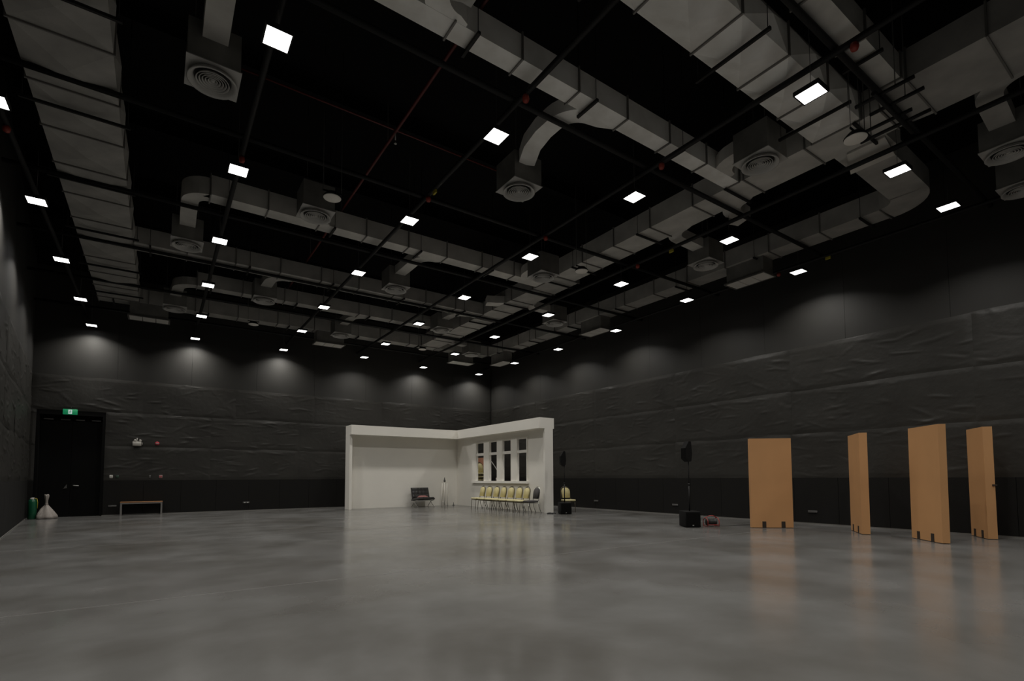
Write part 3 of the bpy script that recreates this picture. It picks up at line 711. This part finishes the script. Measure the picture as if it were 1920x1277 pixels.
# red cable reel
rl = thing('cable_reel', 'red-framed cable reel with a black drum on the floor beside the subwoofer', 'cable reel', (12.98, 8.86, 0), -.45)
for s in (-1, 1):
    MB().tube([(s*.17, -.12, .012), (s*.17, -.13, .16), (s*.17, -.05, .24), (s*.17, .05, .24), (s*.17, .13, .16), (s*.17, .12, .012)], .011, 8, closed=True).build('side_frame', M['reelred'], rl)
MB().tube([(-.17, 0, .245), (-.05, 0, .30), (.05, 0, .30), (.17, 0, .245)], .011, 8).build('carry_handle', M['reelred'], rl)
MB().lathe([(.0, -.13), (.10, -.13), (.10, -.12), (.075, -.11), (.085, -.04), (.085, .05), (.075, .11), (.10, .12), (.10, .13), (.0, .13)], 20).xf(Matrix.Translation((0, 0, .125)) @ Matrix.Rotation(math.pi/2, 4, 'Y')).build('drum', M['cable'], rl)
for s in (-1, 1): MB().tube([(-.17, s*.12, .05), (.17, s*.12, .05)], .009).build('cross_rail', M['reelred'], rl)
tag(MB().tube([(13.15, 8.80, .006), (13.4, 8.6, .006), (13.9, 8.55, .006), (14.5, 8.3, .006), (15.2, 8.5, .006), (16.1, 8.4, .006)], .007, 6).build('floor_cable', M['cable']), 'thin black cable trailing from the red reel to the wall', 'cable')

# ------------------------------------------------------------------ tan boards
def board(P, th, w, t_, h, label, lean=(0, 0), notch=.30):
    b = thing('tan_board', label, 'board', (P[0], P[1], 0), th, group=None)
    Mx = Matrix.Shear('XY', 4, (lean[0], lean[1]))
    m = MB().box(0, w, min(-t_, 0), max(-t_, 0), .012, h); m.xf(Mx); m.build('panel', M['kraft'], b)
    for q in (.30*w, .76*w):
        lo, hi = min(-t_, 0), max(-t_, 0)
        MB().box(q-.05, q+.05, hi, hi+.006, .0, .18).box(q-.05, q+.05, lo-.006, lo, .0, .18).box(q-.05, q+.05, lo, hi, 0, .012).build('foot_tape', M['tape'], b)
    return b
# P = near corner; panel runs along local +X, thickness on the local -Y side
board((13.43, 7.91), math.radians(-40), 1.09, -.13, 2.45, 'tan upright board turned squarely to the room, nearest the red cable reel')
board((13.98, 5.45), math.radians(34), 1.07, .17, 2.45, 'tan upright board turned edgewise, between two broader-looking boards', (-.012, 0))
board((13.36, 3.74), math.radians(46), 1.05, .14, 2.48, 'tan upright board standing furthest out from the wall', (-.012, 0))
b4 = board((15.08, 3.42), math.radians(33), .82, .17, 2.49, 'tan upright board closest to the black wall, with a dark clip on its edge')
MB().box(-.02, .02, -.20, -.12, 1.18, 1.21).build('clip', M['tape'], b4)

# ------------------------------------------------------------------ things along the door wall
bn = thing('bench', 'low wooden-topped bench with grey metal legs against the black wall', 'bench', (-.47, 25.06, 0))
MB().rbox(-.68, .68, -.17, .17, .485, .525, .008, 1).build('seat_board', M['wood'], bn)
for s in (-1, 1):
    for q in (-1, 1): MB().box(s*.645-.028, s*.645+.028, q*.14-.025, q*.14+.025, 0, .485).build('leg', M['benchmetal'], bn)
MB().box(-.617, .617, -.165, -.14, .44, .485).box(-.617, .617, .14, .165, .44, .485).build('apron', M['benchmetal'], bn)

gb = thing('gas_cylinder', 'green metal cylinder with a pale cap standing in the dark corner', 'cylinder', (-3.61, 24.7, 0))
MB().lathe([(.105, 0), (.12, .015), (.12, .60), (.10, .68), (.05, .72), (.0, .72)], 20).build('body', M['green'], gb)
MB().lathe([(.07, .69), (.075, .72), (.05, .76), (.0, .765)], 16).build('cap', M['whitemetal'], gb)
MB().tube([(.05, -.05, .74), (.12, -.06, .72), (.145, -.07, .6), (.14, -.06, .38)], .012, 8).build('hose', M['yellow'], gb)

bg = thing('tied_bag', 'white plastic bag tied at the neck on the floor beside the double door', 'bag', (-3.24, 24.74, 0))
N1 = 28; prof = [(.26, 0), (.30, .02), (.285, .10), (.23, .22), (.16, .34), (.09, .44), (.04, .50), (.035, .55), (.05, .64), (.07, .74), (.085, .82), (.075, .86)]
vs = []; fs = []
for i, (r, z) in enumerate(prof):
    for k in range(N1):
        a = 2*math.pi*k/N1; q = 1+.10*math.sin(5*a+i*.5)+.06*math.sin(9*a+1+i)
        vs.append((r*q*math.cos(a)*(.75 if z > .6 else 1), r*q*math.sin(a)*.9, z+.015*math.sin(3*a+i)*(1 if i > 0 else 0)))
for i in range(len(prof)-1):
    for k in range(N1): fs.append((i*N1+k, i*N1+(k+1)%N1, (i+1)*N1+(k+1)%N1, (i+1)*N1+k))
fs.append(tuple(reversed(range(N1)))); fs.append(tuple((len(prof)-1)*N1+k for k in range(N1)))
MB().add(vs, fs, True).build('sack', M['bag'], bg)
MB().tube([(.045*math.cos(a), .045*math.sin(a), .52) for a in [2*math.pi*k/12 for k in range(12)]], .009, 6, closed=True).build('tie', M['bag'], bg)

ex = thing('exit_sign', 'green lit exit sign with a white pictogram above the double door', 'sign', (-2.756, YB-.05, 3.94))
MB().rbox(-.21, .21, -.03, .03, -.10, .10, .008, 1).build('sign_box', M['exitgreen'], ex)
MB().box(-.055, .055, -.034, -.029, -.078, .078).build('pictogram_panel', M['exitwhite'], ex)
pm = MB().lathe([(.0, -.002), (.012, -.002), (.012, .002), (.0, .002)], 10).xf(Matrix.Translation((.008, -.035, .045)) @ Matrix.Rotation(math.pi/2, 4, 'X'))
pm.tube([(.004, -.036, .028), (-.006, -.036, -.008)], .009, 6).tube([(-.006, -.036, -.008), (.018, -.036, -.028), (.010, -.036, -.058)], .006, 6).tube([(-.006, -.036, -.008), (-.022, -.036, -.034), (-.040, -.036, -.036)], .006, 6).tube([(.004, -.036, .024), (.026, -.036, .012), (.036, -.036, .020)], .005, 6).tube([(.002, -.036, .024), (-.022, -.036, .018), (-.026, -.036, .0)], .005, 6)
pm.build('running_figure', M['exitgreen'], ex)
MB().tube([(.02, 0, .09), (.02, .02, .2)], .012).build('bracket', M['blackmetal'], ex)

em = thing('emergency_light', 'cream box with two small lamp heads mounted high on the black wall', 'emergency light', (-0.684, YB-.10, 2.72))
MB().rbox(-.15, .13, -.06, .06, 0, .17, .01, 1).build('case', M['plastic'], em)
for s in (-.07, .09): MB().lathe([(.0, -.05), (.045, -.05), (.05, -.03), (.035, .03), (.0, .035)], 14).xf(Matrix.Translation((s, -.03, .215)) @ Matrix.Rotation(math.radians(75), 4, 'X')).build('lamp_head', M['plastic'], em)
MB().tube([(-.01, 0, .17), (-.01, 0, .31)], .014).build('stem', M['plastic'], em)
MB().tube([(.13, 0, .1), (.165, .01, .13), (.165, .02, .06), (.13, .03, .05)], .01).build('cable', M['plastic'], em)
al = MB().lathe([(.0, -.05), (.05, -.05), (.07, -.035), (.075, .0), (.075, .02), (.0, .02)], 18).xf(Matrix.Rotation(math.pi/2, 4, 'X') @ Matrix.Scale(-1, 4, (0, 0, 1)))
ab = thing('alarm_sounder', 'round red alarm sounder on the black wall beside the emergency light', 'alarm', (-.03, YB-.06, 2.84))
al.build('dome', M['redplastic'], ab)
MB().box(-.05, .05, -.075, -.05, -.012, .012).build('light_window', M['plastic'], ab)
def plate(name, label, cat, x, z, w, h, m, group=None, sub=None, wall='b'):
    loc = (x, YB-.036, z) if wall == 'b' else (XR-.037, x, z)
    t = thing(name, label, cat, loc, 0 if wall == 'b' else -math.pi/2, group)
    MB().rbox(-w/2, w/2, -.012, .006, -h/2, h/2, .004, 1).build('plate', m, t)
    for q in (-w*.22, w*.22): MB().box(q-w*.1, q+w*.1, -.017, -.012, -h*.25, h*.25).build('rocker' if cat == 'switch' else 'outlet', sub or m, t)
plate('wall_switch', 'white switch plate on the black wall beside the double door', 'switch', -1.47, 1.505, .11, .12, M['whitemetal'], sub=M['plastic'])
plate('wall_switch', 'dull green switch plate on the black wall next to the white one', 'switch', -1.28, 1.50, .10, .10, mat('dull_green_plate', (.02, .05, .03), .5))
plate('wall_switch', 'narrow grey switch plate on the black wall above the bench', 'switch', -.24, 1.50, .06, .12, M['dimplate'])
plate('call_point', 'square pinkish call point on the black wall above the bench', 'call point', .12, 1.50, .12, .13, mat('pink_call_point', (.28, .17, .16), .5), sub=M['redplastic'])
for x, w in ((-1.40, 'b'), (3.25, 'b'), (16.6, 'r'), (12.4, 'r'), (7.5, 'r')):
    plate('wall_socket', 'low twin socket plate near the floor, '+{-1.40: 'between the door and the bench', 3.25: 'between the bench and the set', 16.6: 'closest to the lone cream chair', 12.4: 'behind the speaker pole by the reel', 7.5: 'between the first two tan boards'}[x], 'socket', x, .36, .26, .07, M['dimplate'], 'low wall sockets', M['silver'] if x == 3.25 else None, w)
